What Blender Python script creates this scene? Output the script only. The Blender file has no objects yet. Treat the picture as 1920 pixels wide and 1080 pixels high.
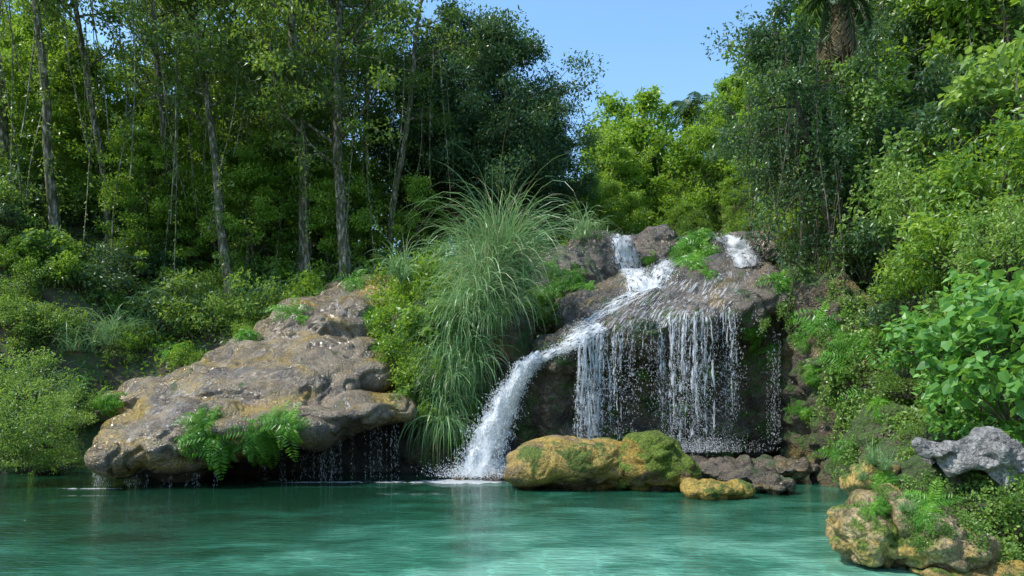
import bpy, math, random
import numpy as np
from mathutils import Vector, noise, Matrix
from mathutils.bvhtree import BVHTree

scene = bpy.context.scene
COL = scene.collection
R = np.random.RandomState(7)
random.seed(7)

# ------------------------------------------------------------------ helpers
CAMZ = 2.0
F = 1280.0
def sv(px, py, d):
    """survey reading (bearing, elevation, distance) -> metres in the world"""
    return np.array([(px-960)/F*d, d, CAMZ+(760-py)/F*d])
def px2x(px,d): return (px-960)/F*d

def link(o):
    COL.objects.link(o); return o
def tag(o, label, category, group=None, kind=None):
    o["label"] = label; o["category"] = category
    if group: o["group"] = group
    if kind: o["kind"] = kind
    return o

def nrm(a):
    return a/np.maximum(np.linalg.norm(a, axis=-1, keepdims=True), 1e-9)

class MB:
    def __init__(s):
        s.V=[]; s.F4=[]; s.F3=[]; s.M4=[]; s.M3=[]; s.A=[]; s.UV=[]; s.n=0
    def add(s, v, f4=None, f3=None, mat=0, rnd=0.5, uv=None):
        v=np.asarray(v,float).reshape(-1,3); k=len(v)
        s.V.append(v)
        s.A.append(np.full(k, rnd) if np.isscalar(rnd) else np.asarray(rnd,float))
        s.UV.append(np.zeros((k,2)) if uv is None else uv)
        if f4 is not None and len(f4):
            f4=np.asarray(f4,int)+s.n; s.F4.append(f4); s.M4.append(np.full(len(f4),mat))
        if f3 is not None and len(f3):
            f3=np.asarray(f3,int)+s.n; s.F3.append(f3); s.M3.append(np.full(len(f3),mat))
        s.n+=k
    def mesh(s, name, mats, smooth=False):
        V=np.concatenate(s.V); A=np.concatenate(s.A); UV=np.concatenate(s.UV)
        F4=np.concatenate(s.F4) if s.F4 else np.zeros((0,4),int)
        F3=np.concatenate(s.F3) if s.F3 else np.zeros((0,3),int)
        M=np.concatenate(s.M4+s.M3)
        loops=np.concatenate([F4.ravel(),F3.ravel()])
        starts=np.concatenate([np.arange(len(F4))*4, len(F4)*4+np.arange(len(F3))*3])
        me=bpy.data.meshes.new(name)
        me.vertices.add(len(V)); me.vertices.foreach_set("co",V.astype(np.float32).ravel())
        me.loops.add(len(loops)); me.loops.foreach_set("vertex_index",loops.astype(np.int32))
        me.polygons.add(len(starts)); me.polygons.foreach_set("loop_start",starts.astype(np.int32))
        me.polygons.foreach_set("material_index",M.astype(np.int32))
        me.polygons.foreach_set("use_smooth",np.full(len(starts),bool(smooth)))
        for m in mats: me.materials.append(m)
        me.update(calc_edges=True)
        a=me.attributes.new("rnd",'FLOAT','POINT'); a.data.foreach_set("value",A.astype(np.float32))
        uvl=me.uv_layers.new(name="UVMap")
        uvl.data.foreach_set("uv",UV[loops].astype(np.float32).ravel())
        return me
    def merge(s,o,mat):
        s.add(np.concatenate(o.V),np.concatenate(o.F4),rnd=np.concatenate(o.A),uv=np.concatenate(o.UV),mat=mat)

def obj(name, me, loc=(0,0,0), rotz=0, sc=1.0, parent=None):
    o=bpy.data.objects.new(name, me)
    o.location=loc; o.rotation_euler=(0,0,rotz)
    o.scale=(sc,sc,sc) if np.isscalar(sc) else sc
    if parent is not None: o.parent=parent
    return link(o)

def tube(mb, pts, rad, sides=6, mat=0, rnd=0.5):
    pts=np.asarray(pts,float); n=len(pts)
    rad=np.full(n,rad) if np.isscalar(rad) else np.asarray(rad)
    t=nrm(np.gradient(pts,axis=0))
    ref=np.array([0.31,0.95,0.05]) if abs(t[0][2])>0.7 else np.array([0,0,1.0])
    a=nrm(np.cross(t,ref)); b=np.cross(t,a)
    th=np.linspace(0,2*np.pi,sides,endpoint=False)
    ring=pts[:,None,:]+rad[:,None,None]*(np.cos(th)[None,:,None]*a[:,None,:]+np.sin(th)[None,:,None]*b[:,None,:])
    i=np.arange(n-1)[:,None]*sides; j=np.arange(sides)[None,:]; j2=(j+1)%sides
    f=np.stack([i+j,i+j2,i+sides+j2,i+sides+j],-1).reshape(-1,4)
    mb.add(ring.reshape(-1,3),f,mat=mat,rnd=rnd)

def leaves(mb, P, D, N, L, W, mat=0, rnd=None, kind=0, fold=0.25):
    n=len(P); D=nrm(D); S=nrm(np.cross(D,N)); N=np.cross(S,D)
    L=np.broadcast_to(L,(n,))[:,None]; W=np.broadcast_to(W,(n,))[:,None]
    if rnd is None: rnd=R.rand(n)
    if kind==0:
        v=np.stack([P, P+D*L*.45+S*W+N*W*fold, P+D*L-N*L*.08, P+D*L*.45-S*W+N*W*fold],1)
        f=np.arange(n)[:,None]*4+np.array([0,1,2,3])[None]
        mb.add(v.reshape(-1,3),f,mat=mat,rnd=np.repeat(rnd,4))
    else:
        v=np.stack([P+D*L*.08, P+D*L*.12+S*W*.85+N*W*fold, P+D*L*.55+S*W*.9+N*W*fold-N*L*.04,
                    P+D*L-N*L*.16, P+D*L*.55-S*W*.9+N*W*fold-N*L*.04, P+D*L*.12-S*W*.85+N*W*fold],1)
        b=np.arange(n)[:,None]*6
        f=np.concatenate([b+np.array([[0,1,2,3]]), b+np.array([[0,3,4,5]])])
        mb.add(v.reshape(-1,3),f,mat=mat,rnd=np.repeat(rnd,6))

def rdir(n, up=0.0, sc=1.0):
    a=R.normal(size=(n,3))*sc; a[:,2]+=up
    return nrm(a)

# ------------------------------------------------------------------ materials
def mat_new(name):
    m=bpy.data.materials.new(name); m.use_nodes=True
    nt=m.node_tree; nt.nodes.clear()
    return m,nt,nt.nodes,nt.links
def ramp(nodes, stops, interp='LINEAR'):
    r=nodes.new("ShaderNodeValToRGB"); cr=r.color_ramp; cr.interpolation=interp
    while len(cr.elements)<len(stops): cr.elements.new(0.5)
    for e,(p,c) in zip(cr.elements,stops):
        e.position=p; e.color=(c[0],c[1],c[2],1) if not np.isscalar(c) else (c,c,c,1)
    return r

def leaf_mat(name, cols, trans=0.35, tcol=(0.30,0.42,0.03), rough=0.36, spec=0.5, gain=1.6):
    m,nt,N,Lk=mat_new(name)
    at=N.new("ShaderNodeAttribute"); at.attribute_name="rnd"
    oi=N.new("ShaderNodeObjectInfo")
    mx=N.new("ShaderNodeMath"); mx.operation='MULTIPLY_ADD'; mx.inputs[1].default_value=0.7
    m2=N.new("ShaderNodeMath"); m2.operation='MULTIPLY'; m2.inputs[1].default_value=0.3
    Lk.new(oi.outputs["Random"],m2.inputs[0]); Lk.new(at.outputs["Fac"],mx.inputs[0]); Lk.new(m2.outputs[0],mx.inputs[2])
    st=[(i/(len(cols)-1),tuple(x*gain for x in c)) for i,c in enumerate(cols)]
    r=ramp(N,st); Lk.new(mx.outputs[0],r.inputs[0])
    p=N.new("ShaderNodeBsdfPrincipled"); p.inputs["Roughness"].default_value=rough
    p.inputs["Specular IOR Level"].default_value=spec
    Lk.new(r.outputs[0],p.inputs["Base Color"])
    t=N.new("ShaderNodeBsdfTranslucent")
    mc=N.new("ShaderNodeMix"); mc.data_type='RGBA'; mc.inputs[0].default_value=0.6
    Lk.new(r.outputs[0],mc.inputs[6]); mc.inputs[7].default_value=(*[min(.9,x*1.4) for x in tcol],1)
    Lk.new(mc.outputs[2],t.inputs["Color"])
    ms=N.new("ShaderNodeMixShader"); ms.inputs[0].default_value=trans
    Lk.new(p.outputs[0],ms.inputs[1]); Lk.new(t.outputs[0],ms.inputs[2])
    o=N.new("ShaderNodeOutputMaterial"); Lk.new(ms.outputs[0],o.inputs[0])
    return m

M_LEAF_A=leaf_mat("canopy_leaf",[(0.014,0.032,0.010),(0.040,0.088,0.020),(0.10,0.165,0.035),(0.25,0.29,0.07)],0.42,(0.28,0.40,0.04))
M_LEAF_B=leaf_mat("understory_leaf",[(0.018,0.050,0.010),(0.055,0.125,0.018),(0.14,0.235,0.03),(0.28,0.34,0.06)],0.46,(0.34,0.5,0.03))
M_LEAF_D=leaf_mat("dark_leaf",[(0.012,0.034,0.018),(0.026,0.06,0.026),(0.05,0.10,0.038),(0.10,0.16,0.06)],0.28,(0.14,0.25,0.04))
M_LEAF_V=leaf_mat("vine_leaf",[(0.020,0.052,0.012),(0.060,0.13,0.025),(0.14,0.23,0.045),(0.30,0.37,0.11)],0.42,(0.32,0.46,0.05))
M_LEAF_H=leaf_mat("broad_leaf",[(0.03,0.08,0.02),(0.08,0.19,0.035),(0.19,0.33,0.09)],0.35,(0.3,0.55,0.05),0.42,0.5)
M_FERN=leaf_mat("fern_leaf",[(0.020,0.065,0.010),(0.07,0.19,0.018),(0.18,0.33,0.03)],0.42,(0.25,0.5,0.03))
M_REED=leaf_mat("reed_blade",[(0.045,0.10,0.03),(0.09,0.18,0.06),(0.17,0.29,0.11),(0.32,0.40,0.19)],0.32,(0.24,0.38,0.12),gain=1.45)
M_DRY=leaf_mat("dry_leaf",[(0.08,0.065,0.035),(0.17,0.14,0.08),(0.26,0.22,0.13)],0.2,(0.3,0.22,0.1))

def bark_mat(name,c1,c2,moss,pale):
    m,nt,N,Lk=mat_new(name)
    tc=N.new("ShaderNodeTexCoord")
    mp=N.new("ShaderNodeMapping"); mp.inputs["Scale"].default_value=(5,5,1.6); Lk.new(tc.outputs["Object"],mp.inputs[0])
    n1=N.new("ShaderNodeTexNoise"); n1.inputs["Scale"].default_value=2.0; n1.inputs["Detail"].default_value=7; Lk.new(mp.outputs[0],n1.inputs[0])
    r=ramp(N,[(0.3,c1),(0.47,moss),(0.56,c2),(0.72,pale)]); Lk.new(n1.outputs[0],r.inputs[0])
    p=N.new("ShaderNodeBsdfPrincipled"); p.inputs["Roughness"].default_value=0.85
    Lk.new(r.outputs[0],p.inputs["Base Color"])
    b=N.new("ShaderNodeBump"); b.inputs["Strength"].default_value=0.6; b.inputs["Distance"].default_value=0.05
    Lk.new(n1.outputs[0],b.inputs["Height"]); Lk.new(b.outputs[0],p.inputs["Normal"])
    o=N.new("ShaderNodeOutputMaterial"); Lk.new(p.outputs[0],o.inputs[0])
    return m
M_BARK=bark_mat("tree_bark",(0.05,0.038,0.025),(0.20,0.17,0.12),(0.08,0.085,0.035),(0.48,0.45,0.38))
M_BARKD=bark_mat("dark_bark",(0.03,0.022,0.015),(0.12,0.09,0.06),(0.05,0.05,0.02),(0.2,0.17,0.13))

def rock_mat(name, base, light, ochre, moss, k_ochre, k_moss, rough=0.4, wet=0.0, bump=0.05, big=1.2, och_sc=.55):
    m,nt,N,Lk=mat_new(name)
    g=N.new("ShaderNodeNewGeometry")
    def nz(scale, detail=6, sc=(1,1,1), dist=0.0):
        mp=N.new("ShaderNodeMapping"); mp.inputs["Scale"].default_value=sc; Lk.new(g.outputs["Position"],mp.inputs[0])
        n=N.new("ShaderNodeTexNoise"); n.inputs["Scale"].default_value=scale; n.inputs["Detail"].default_value=detail
        n.inputs["Distortion"].default_value=dist; n.inputs["Roughness"].default_value=0.62
        Lk.new(mp.outputs[0],n.inputs[0]); return n
    def mix(a,b,f,typ='MIX'):
        x=N.new("ShaderNodeMix"); x.data_type='RGBA'; x.blend_type=typ
        if not np.isscalar(f): Lk.new(f,x.inputs[0])
        else: x.inputs[0].default_value=f
        for s,i in ((a,6),(b,7)):
            if isinstance(s,tuple): x.inputs[i].default_value=(*s,1)
            else: Lk.new(s,x.inputs[i])
        return x.outputs[2]
    n1=nz(1.1,8,(1,1,1),0.4); r1=ramp(N,[(0.33,base),(0.5,tuple(0.5*(a+b) for a,b in zip(base,light))),(0.68,light)]); Lk.new(n1.outputs[0],r1.inputs[0])
    n2=nz(3.2,6,(1,1,0.16)); r2=ramp(N,[(0.38,0.25),(0.56,1.0)]); Lk.new(n2.outputs[0],r2.inputs[0])
    c=mix(r1.outputs[0],r2.outputs[0],0.6,'MULTIPLY')
    n3=nz(och_sc,7,(1,1,1.4),0.8); r3=ramp(N,[(0.60-0.3*k_ochre,0.0),(0.72-0.3*k_ochre,1.0)]); Lk.new(n3.outputs[0],r3.inputs[0])
    n3b=nz(9,4); oc=ramp(N,[(0.3,tuple(x*0.45 for x in ochre)),(0.65,ochre)]); Lk.new(n3b.outputs[0],oc.inputs[0])
    if k_ochre>0: c=mix(c,oc.outputs[0],r3.outputs[0])
    sx=N.new("ShaderNodeSeparateXYZ"); Lk.new(g.outputs["Normal"],sx.inputs[0])
    n4=nz(1.3,8,(1,1,1),0.3)
    ad=N.new("ShaderNodeMath"); ad.operation='MULTIPLY_ADD'; ad.inputs[1].default_value=0.10; Lk.new(sx.outputs[2],ad.inputs[0]); Lk.new(n4.outputs[0],ad.inputs[2])
    r4=ramp(N,[(0.70-0.35*k_moss,0.0),(0.76-0.35*k_moss,1.0)]); Lk.new(ad.outputs[0],r4.inputs[0])
    n5=nz(22,3); mo=ramp(N,[(0.35,tuple(x*0.3 for x in moss)),(0.65,moss)]); Lk.new(n5.outputs[0],mo.inputs[0])
    if k_moss>0: c=mix(c,mo.outputs[0],r4.outputs[0])
    nf=nz(26,9); rf=ramp(N,[(0.36,0.25),(0.58,1.25)]); Lk.new(nf.outputs[0],rf.inputs[0])
    c=mix(c,rf.outputs[0],0.8,'MULTIPLY')
    p=N.new("ShaderNodeBsdfPrincipled"); Lk.new(c,p.inputs["Base Color"])
    nr=nz(1.6,5); rr=ramp(N,[(0.40,max(.1,rough-0.16)),(0.62,rough+0.25)]); Lk.new(nr.outputs[0],rr.inputs[0])
    if k_moss>0:
        rm=mix(rr.outputs[0],(0.9,0.9,0.9),r4.outputs[0]); Lk.new(rm,p.inputs["Roughness"])
    else: Lk.new(rr.outputs[0],p.inputs["Roughness"])
    p.inputs["Specular IOR Level"].default_value=min(1.0,0.5+wet)
    nb=nz(18,9); nb2=nz(4.0,6)
    sm=N.new("ShaderNodeMath"); sm.operation='MULTIPLY_ADD'; sm.inputs[1].default_value=big
    Lk.new(nb2.outputs[0],sm.inputs[0]); Lk.new(nb.outputs[0],sm.inputs[2])
    b=N.new("ShaderNodeBump"); b.inputs["Strength"].default_value=1.0; b.inputs["Distance"].default_value=bump
    Lk.new(sm.outputs[0],b.inputs["Height"]); Lk.new(b.outputs[0],p.inputs["Normal"])
    o=N.new("ShaderNodeOutputMaterial"); Lk.new(p.outputs[0],o.inputs[0])
    return m
M_ROCK=rock_mat("travertine_rock",(0.10,0.066,0.032),(0.35,0.26,0.15),(0.42,0.27,0.035),(0.07,0.11,0.015),0.36,0.10,0.20,0.5,.075,1.1)
M_CLIFF=rock_mat("wet_cliff_rock",(0.045,0.032,0.018),(0.20,0.15,0.08),(0.26,0.18,0.03),(0.085,0.16,0.015),0.2,0.62,0.32,0.3,0.10,2)
M_SLAB=rock_mat("cascade_slab_rock",(0.05,0.038,0.025),(0.21,0.16,0.10),(0.28,0.18,0.04),(0.06,0.10,0.012),0.15,0.2,0.22,0.5,.08,1.2)
M_OCHRE=rock_mat("ochre_rock",(0.17,0.11,0.045),(0.40,0.28,0.13),(0.46,0.31,0.05),(0.12,0.18,0.015),0.7,0.34,0.42,0.1,.06,1.1)
M_CAVE=rock_mat("cave_shade_rock",(0.012,0.010,0.008),(0.05,0.04,0.028),(0.08,0.06,0.02),(0.02,0.04,0.01),0.0,0.25,0.35,0.2)  # colour kept very dark to paint in the shade of the cave
M_GREY=rock_mat("grey_limestone",(0.18,0.175,0.165),(0.66,0.64,0.60),(0.3,0.25,0.12),(0.1,0.14,0.03),0.0,0.0,0.6,0,.08,2)
M_OCHREM=rock_mat("mossy_ochre_rock",(0.12,0.08,0.03),(0.30,0.2,0.08),(0.36,0.24,0.03),(0.15,0.22,0.015),0.6,0.72,0.5,0.0,.07,1.1)
M_SHORE=rock_mat("pale_tan_rock",(0.26,0.18,0.07),(0.68,0.55,0.32),(0.56,0.38,0.10),(0.16,0.23,0.03),0.40,0.40,0.5,0.0,.07,1.3,1.3)

# ------------------------------------------------------------------ terrain
def smooth(a,b,x):
    t=np.clip((x-a)/(b-a),0,1); return t*t*(3-2*t)
def H(x,y):
    x=np.asarray(x,float); y=np.asarray(y,float)
    c=smooth(-4,-1,x)*(1-smooth(8.5,11,x))
    yy=y-2.2*c*(1-smooth(27,36,y))
    h=np.interp(yy,[-60,-3,1,4,16,18.5,20.5,22,24,26,30,36,45,60,100,200,600],
                   [2.5,1.0,.3,-1.6,-1.8,-1.4,-1.0,1.2,4.2,5.6,7.2,8.8,11.0,14.5,20,28,40])
    xr=np.interp(y,[-20,8,19,30,60],[4.3,4.9,8.6,8.8,11])
    s=np.maximum(x-xr,0)
    near=1-smooth(45,80,y)
    h=h+np.where(s<7,1.25*s,8.75+0.35*(s-7))*(0.35+0.65*near)*np.exp(-np.maximum(s-40,0)/80)
    sl=np.maximum(-13.2-x,0)
    h=h+np.minimum(sl*0.7,5)+np.minimum(np.maximum(sl-8,0)*.2,6)*near
    h=h+0.25*np.sin(x*.9+y*.4)*np.sin(y*.7-x*.3)*smooth(21,25,yy+s*3)
    return h
xs=np.concatenate([-np.geomspace(30,700,28)[::-1],np.arange(-29.5,30,0.45),np.geomspace(30.5,700,28)])
ys=np.concatenate([-np.geomspace(8,500,20)[::-1],np.arange(-7.5,60,0.45),np.geomspace(61,800,30)])
X,Y=np.meshgrid(xs,ys); Z=H(X,Y)
mb=MB(); nx,ny=len(xs),len(ys)
i,j=np.meshgrid(np.arange(ny-1),np.arange(nx-1),indexing='ij'); b0=(i*nx+j).ravel()
mb.add(np.stack([X,Y,Z],-1).reshape(-1,3),np.stack([b0,b0+1,b0+nx+1,b0+nx],-1))
m,nt,N,Lk=mat_new("forest_soil")
g=N.new("ShaderNodeNewGeometry"); n=N.new("ShaderNodeTexNoise"); n.inputs["Scale"].default_value=1.5; n.inputs["Detail"].default_value=8; Lk.new(g.outputs["Position"],n.inputs[0])
r=ramp(N,[(0.3,(0.03,0.025,0.012)),(0.5,(0.07,0.06,0.03)),(0.62,(0.04,0.08,0.02)),(0.75,(0.16,0.10,0.04))]); Lk.new(n.outputs[0],r.inputs[0])
p=N.new("ShaderNodeBsdfPrincipled"); p.inputs["Roughness"].default_value=0.95; Lk.new(r.outputs[0],p.inputs["Base Color"])
b=N.new("ShaderNodeBump"); b.inputs["Distance"].default_value=0.15; Lk.new(n.outputs[0],b.inputs["Height"]); Lk.new(b.outputs[0],p.inputs["Normal"])
o=N.new("ShaderNodeOutputMaterial"); Lk.new(p.outputs[0],o.inputs[0])
ground=obj("ground",mb.mesh("ground",[m],True)); tag(ground,"dark forest soil rising from the pool into wooded hills","ground",kind="structure")

# ------------------------------------------------------------------ water
def water_mat():
    m,nt,N,Lk=mat_new("pool_water")
    g=N.new("ShaderNodeNewGeometry")
    def nz(scale,detail,sc,dist=0,rg=.5):
        mp=N.new("ShaderNodeMapping"); mp.inputs["Scale"].default_value=sc; Lk.new(g.outputs["Position"],mp.inputs[0])
        n=N.new("ShaderNodeTexNoise"); n.inputs["Scale"].default_value=scale; n.inputs["Detail"].default_value=detail; n.inputs["Distortion"].default_value=dist; n.inputs["Roughness"].default_value=rg
        Lk.new(mp.outputs[0],n.inputs[0]); return n
    n1=nz(0.6,8,(1,1.5,1),0.4,.62)
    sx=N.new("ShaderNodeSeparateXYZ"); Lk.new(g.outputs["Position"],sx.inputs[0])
    mr=N.new("ShaderNodeMapRange"); mr.inputs[1].default_value=15; mr.inputs[2].default_value=7.4; mr.inputs[3].default_value=-0.18; mr.inputs[4].default_value=0.20  # far water darkened in colour for dark reflections, near shallows lighter
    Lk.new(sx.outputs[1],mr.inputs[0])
    mr2=N.new("ShaderNodeMapRange"); mr2.inputs[1].default_value=-5; mr2.inputs[2].default_value=0; mr2.inputs[3].default_value=-0.26; mr2.inputs[4].default_value=0.03  # left of the pool coloured darker to paint in dark reflections
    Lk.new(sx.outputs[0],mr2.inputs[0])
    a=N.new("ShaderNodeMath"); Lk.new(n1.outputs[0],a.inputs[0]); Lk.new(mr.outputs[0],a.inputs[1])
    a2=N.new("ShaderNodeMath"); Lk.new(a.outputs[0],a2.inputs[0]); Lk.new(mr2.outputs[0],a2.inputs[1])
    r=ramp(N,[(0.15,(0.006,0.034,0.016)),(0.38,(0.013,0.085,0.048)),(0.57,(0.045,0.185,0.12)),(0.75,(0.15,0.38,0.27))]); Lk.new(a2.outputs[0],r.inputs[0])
    v=N.new("ShaderNodeTexVoronoi"); v.feature='DISTANCE_TO_EDGE'; v.inputs["Scale"].default_value=2.6  # cell edges painted into the water colour as caustic light
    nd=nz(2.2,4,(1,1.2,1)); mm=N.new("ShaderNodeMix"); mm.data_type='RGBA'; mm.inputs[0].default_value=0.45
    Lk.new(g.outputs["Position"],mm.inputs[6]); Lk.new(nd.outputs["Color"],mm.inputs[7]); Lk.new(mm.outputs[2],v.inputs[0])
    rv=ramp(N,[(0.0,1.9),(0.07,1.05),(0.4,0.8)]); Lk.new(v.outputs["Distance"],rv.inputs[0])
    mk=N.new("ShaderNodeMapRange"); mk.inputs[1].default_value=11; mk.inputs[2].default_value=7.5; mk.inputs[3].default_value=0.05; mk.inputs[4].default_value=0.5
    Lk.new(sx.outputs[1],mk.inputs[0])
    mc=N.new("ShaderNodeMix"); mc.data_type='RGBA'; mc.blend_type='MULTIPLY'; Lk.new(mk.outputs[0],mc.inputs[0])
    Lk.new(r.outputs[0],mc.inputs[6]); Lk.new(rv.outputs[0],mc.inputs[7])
    p=N.new("ShaderNodeBsdfPrincipled"); Lk.new(mc.outputs[2],p.inputs["Base Color"])
    p.inputs["Roughness"].default_value=0.012; p.inputs["IOR"].default_value=1.33; p.inputs["Specular IOR Level"].default_value=1.0
    w1=nz(2.8,4,(1,3.4,1),0.7); w2=nz(12,3,(1,2.6,1),0.3)
    s=N.new("ShaderNodeMath"); s.operation='MULTIPLY_ADD'; s.inputs[1].default_value=0.2
    Lk.new(w2.outputs[0],s.inputs[0]); Lk.new(w1.outputs[0],s.inputs[2])
    b=N.new("ShaderNodeBump"); b.inputs["Strength"].default_value=1.0; b.inputs["Distance"].default_value=0.04
    Lk.new(s.outputs[0],b.inputs["Height"]); Lk.new(b.outputs[0],p.inputs["Normal"])
    o=N.new("ShaderNodeOutputMaterial"); Lk.new(p.outputs[0],o.inputs[0]); return m
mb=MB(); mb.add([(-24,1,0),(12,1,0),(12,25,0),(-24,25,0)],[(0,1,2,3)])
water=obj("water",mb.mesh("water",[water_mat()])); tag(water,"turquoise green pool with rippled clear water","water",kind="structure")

# ------------------------------------------------------------------ rocks
def ico(sub=3):
    import bmesh
    bm=bmesh.new(); bmesh.ops.create_icosphere(bm,subdivisions=sub,radius=1)
    v=np.array([x.co[:] for x in bm.verts]); f=np.array([[q.index for q in t.verts] for t in bm.faces]); bm.free(); return v,f
ICV,ICF=ico(3)
ALLR=[]
def make_rock(name, blobs, voxel, mat, label, amps=(0.28,0.11,0.035), scales=(0.55,1.7,5.0), seed=0, category="rock", matfn=None, extra_mats=(), ridge=0.0, group=None, sm=6, crack=0.0):
    mb=MB()
    for bl in blobs:
        px,py,d,rx,ry,rz=bl[:6]; rot=bl[6] if len(bl)>6 else 0; tilt=bl[7] if len(bl)>7 else 0; tx=bl[8] if len(bl)>8 else 0
        c=sv(px,py,d); M=np.array((Matrix.Rotation(rot,3,'Z')@Matrix.Rotation(tilt,3,'Y')@Matrix.Rotation(tx,3,'X')))
        mb.add((ICV*np.array([rx,ry,rz]))@M.T+c, f3=ICF)
    me=mb.mesh(name+"_tmp",[],True)
    o=obj(name+"_tmp",me)
    md=o.modifiers.new("r",'REMESH'); md.mode='VOXEL'; md.voxel_size=voxel; md.use_smooth_shade=True
    ms=o.modifiers.new("s",'SMOOTH'); ms.factor=0.5; ms.iterations=sm
    dg=bpy.context.evaluated_depsgraph_get(); dg.update()
    me2=bpy.data.meshes.new_from_object(o.evaluated_get(dg)); bpy.data.objects.remove(o)
    n=len(me2.vertices); co=np.empty(n*3,np.float32); me2.vertices.foreach_get("co",co); co=co.reshape(-1,3)
    no=np.empty(n*3,np.float32); me2.vertices.foreach_get("normal",no); no=no.reshape(-1,3)
    disp=np.empty(n); off=Vector((seed*7.1,seed*3.3,seed*5.7))
    for k in range(n):
        v=Vector(co[k]); q=v+off
        a=noise.noise(q*scales[0])*amps[0]
        e=noise.noise(Vector((q.x*scales[1],q.y*scales[1],q.z*scales[1]*1.6)))
        b2=(abs(e)*2-0.5)*amps[1]
        c2=noise.fractal(q*scales[2],0.9,2.1,3)*amps[2]
        if ridge: c2-=ridge*abs(noise.noise(Vector((q.x*2.2+noise.noise(q*1.3)*1.2,q.y*2.2,q.z*0.35))))
        if crack:
            wv=noise.noise(q*1.9)*.5
            e2=noise.noise(Vector((q.x*.45+wv,q.y*.7+wv,q.z*1.3+wv)))
            c2-=crack*max(0.0,1-abs(e2)*12)
        disp[k]=a+b2+c2
    co=co+no*disp[:,None]
    me2.vertices.foreach_set("co",co.astype(np.float32).ravel())
    me2.materials.clear(); me2.materials.append(mat)
    for x in extra_mats: me2.materials.append(x)
    me2.polygons.foreach_set("use_smooth",np.ones(len(me2.polygons),bool))
    if matfn is not None:
        fc=np.empty(len(me2.polygons)*3,np.float32); me2.polygons.foreach_get("center",fc); fc=fc.reshape(-1,3)
        fn=np.empty(len(me2.polygons)*3,np.float32); me2.polygons.foreach_get("normal",fn); fn=fn.reshape(-1,3)
        me2.polygons.foreach_set("material_index",matfn(fc,fn).astype(np.int32))
    me2.update(); me2.name=name
    ob=obj(name,me2); tag(ob,label,category,group=group)
    tris=[list(pp.vertices) for pp in me2.polygons]
    ALLR.append((ob,BVHTree.FromPolygons([Vector(c) for c in co],tris)))
    return ob

make_rock("rock_outcrop",[
 (245,858,17.2,1.0,1.3,.68),(335,840,17.7,1.5,1.6,.85),(430,812,18.1,1.8,1.8,.85),(560,790,18.5,1.9,1.8,.72),(680,775,18.9,1.5,1.6,.5),(300,790,18.9,1.6,1.6,.8,0,-.3,.3),
 (520,712,20.6,3.6,3.2,1.15,0,-.16,.36),(400,748,19.7,1.9,2.0,1.0,0,-.2,.2),(560,735,19.4,1.5,1.4,.75,0,0,.3),
 (640,690,21.2,1.9,1.9,.95),(690,715,20.4,1.0,1.3,.75),(470,680,21.6,1.8,1.8,.95,0,-.2,.3),
 (590,630,23.2,2.8,2.6,1.25,0,-.25,.3),(690,575,25.4,2.0,2.6,1.2,0,-.2,.3),(270,745,20.6,1.4,1.5,.6,0,-.2,.2)],
 0.055,M_ROCK,"smooth rounded brown travertine outcrop overhanging the pool",amps=(0.24,0.22,0.02),scales=(.45,.75,3.5),seed=1,sm=14,crack=.11)
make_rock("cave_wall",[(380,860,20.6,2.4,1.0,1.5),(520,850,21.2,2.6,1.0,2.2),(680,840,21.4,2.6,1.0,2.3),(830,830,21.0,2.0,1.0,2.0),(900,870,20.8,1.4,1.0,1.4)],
 0.11,M_CAVE,"wet rock wall under the overhang, coloured dark as cave shade",seed=2)
make_rock("waterfall_cliff",[
 (1045,672,20.4,.9,1.3,.75),(1090,655,20.4,1.1,1.5,.8),(1180,635,20.5,1.4,1.6,.85),(1280,612,20.6,1.3,1.7,.9),(1370,592,20.7,1.2,1.6,.9),(1435,565,20.8,.85,1.3,1.0),
 (1270,560,22.3,3.2,2.7,1.05,0,-.16,.42),
 (1150,720,21.9,2.0,1.4,1.9),(1330,700,22.0,2.2,1.4,2.1),(1150,790,21.7,2.0,1.1,1.6),(1330,790,21.8,2.4,1.1,1.8),(1035,750,20.9,1.0,1.3,1.9),(985,800,21.2,.9,1.0,1.7),(1440,700,21.4,1.2,1.2,2.6),
 (1350,535,24,2.3,2.2,1.0),(1120,600,22.6,1.8,1.8,1.0,0,0,.3),
 (1055,545,25,1.7,1.9,1.5),(1120,510,26.5,1.7,1.8,1.6),(1010,520,26.8,1.7,1.8,1.1),(1232,500,27.2,1.3,1.4,1.7),(1310,505,26.4,1.2,1.2,1.45),(1390,495,28,2.2,2.2,1.2),(1180,500,28.6,3,2,1.3),
 (1260,800,20.8,1.0,.8,.7),(1150,815,20.9,1.0,.8,.6),(1350,820,20.7,1.0,.8,.8),(1080,830,20.2,.9,.8,.6)],
 0.065,M_SLAB,"wet brown travertine cliff shaped in steps by falling water",amps=(0.22,0.10,0.03),seed=3,ridge=0.16,extra_mats=(M_CLIFF,),category="cliff",sm=14,crack=.05,
 matfn=lambda c,n:((c[:,2]<4.7)&(n[:,2]<0.3)).astype(int))
make_rock("side_cliff",[(1500,700,19.9,.62,1.2,3.3),(1560,720,19.3,1.1,1.4,3.3),(1640,760,18.2,1.2,1.5,2.8),(1590,900,17.3,.9,.9,.6),(1680,860,15.5,1.0,1.6,1.4),(1760,900,13,1.0,1.8,1.0)],
 0.075,M_CLIFF,"mossy vertical cliff with dripping limestone columns",amps=(0.3,0.12,0.06),seed=4,ridge=0.42,category="cliff")
make_rock("mossy_ledge",[(840,730,20.9,1.4,1.2,2.0),(920,650,21.6,1.4,1.5,1.7),(800,650,22,1.5,1.5,1.5),(820,860,20.2,.9,.8,.7)],
 0.09,M_CLIFF,"mossy rock ledge beneath tall reed grass",seed=5,category="rock")
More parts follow.
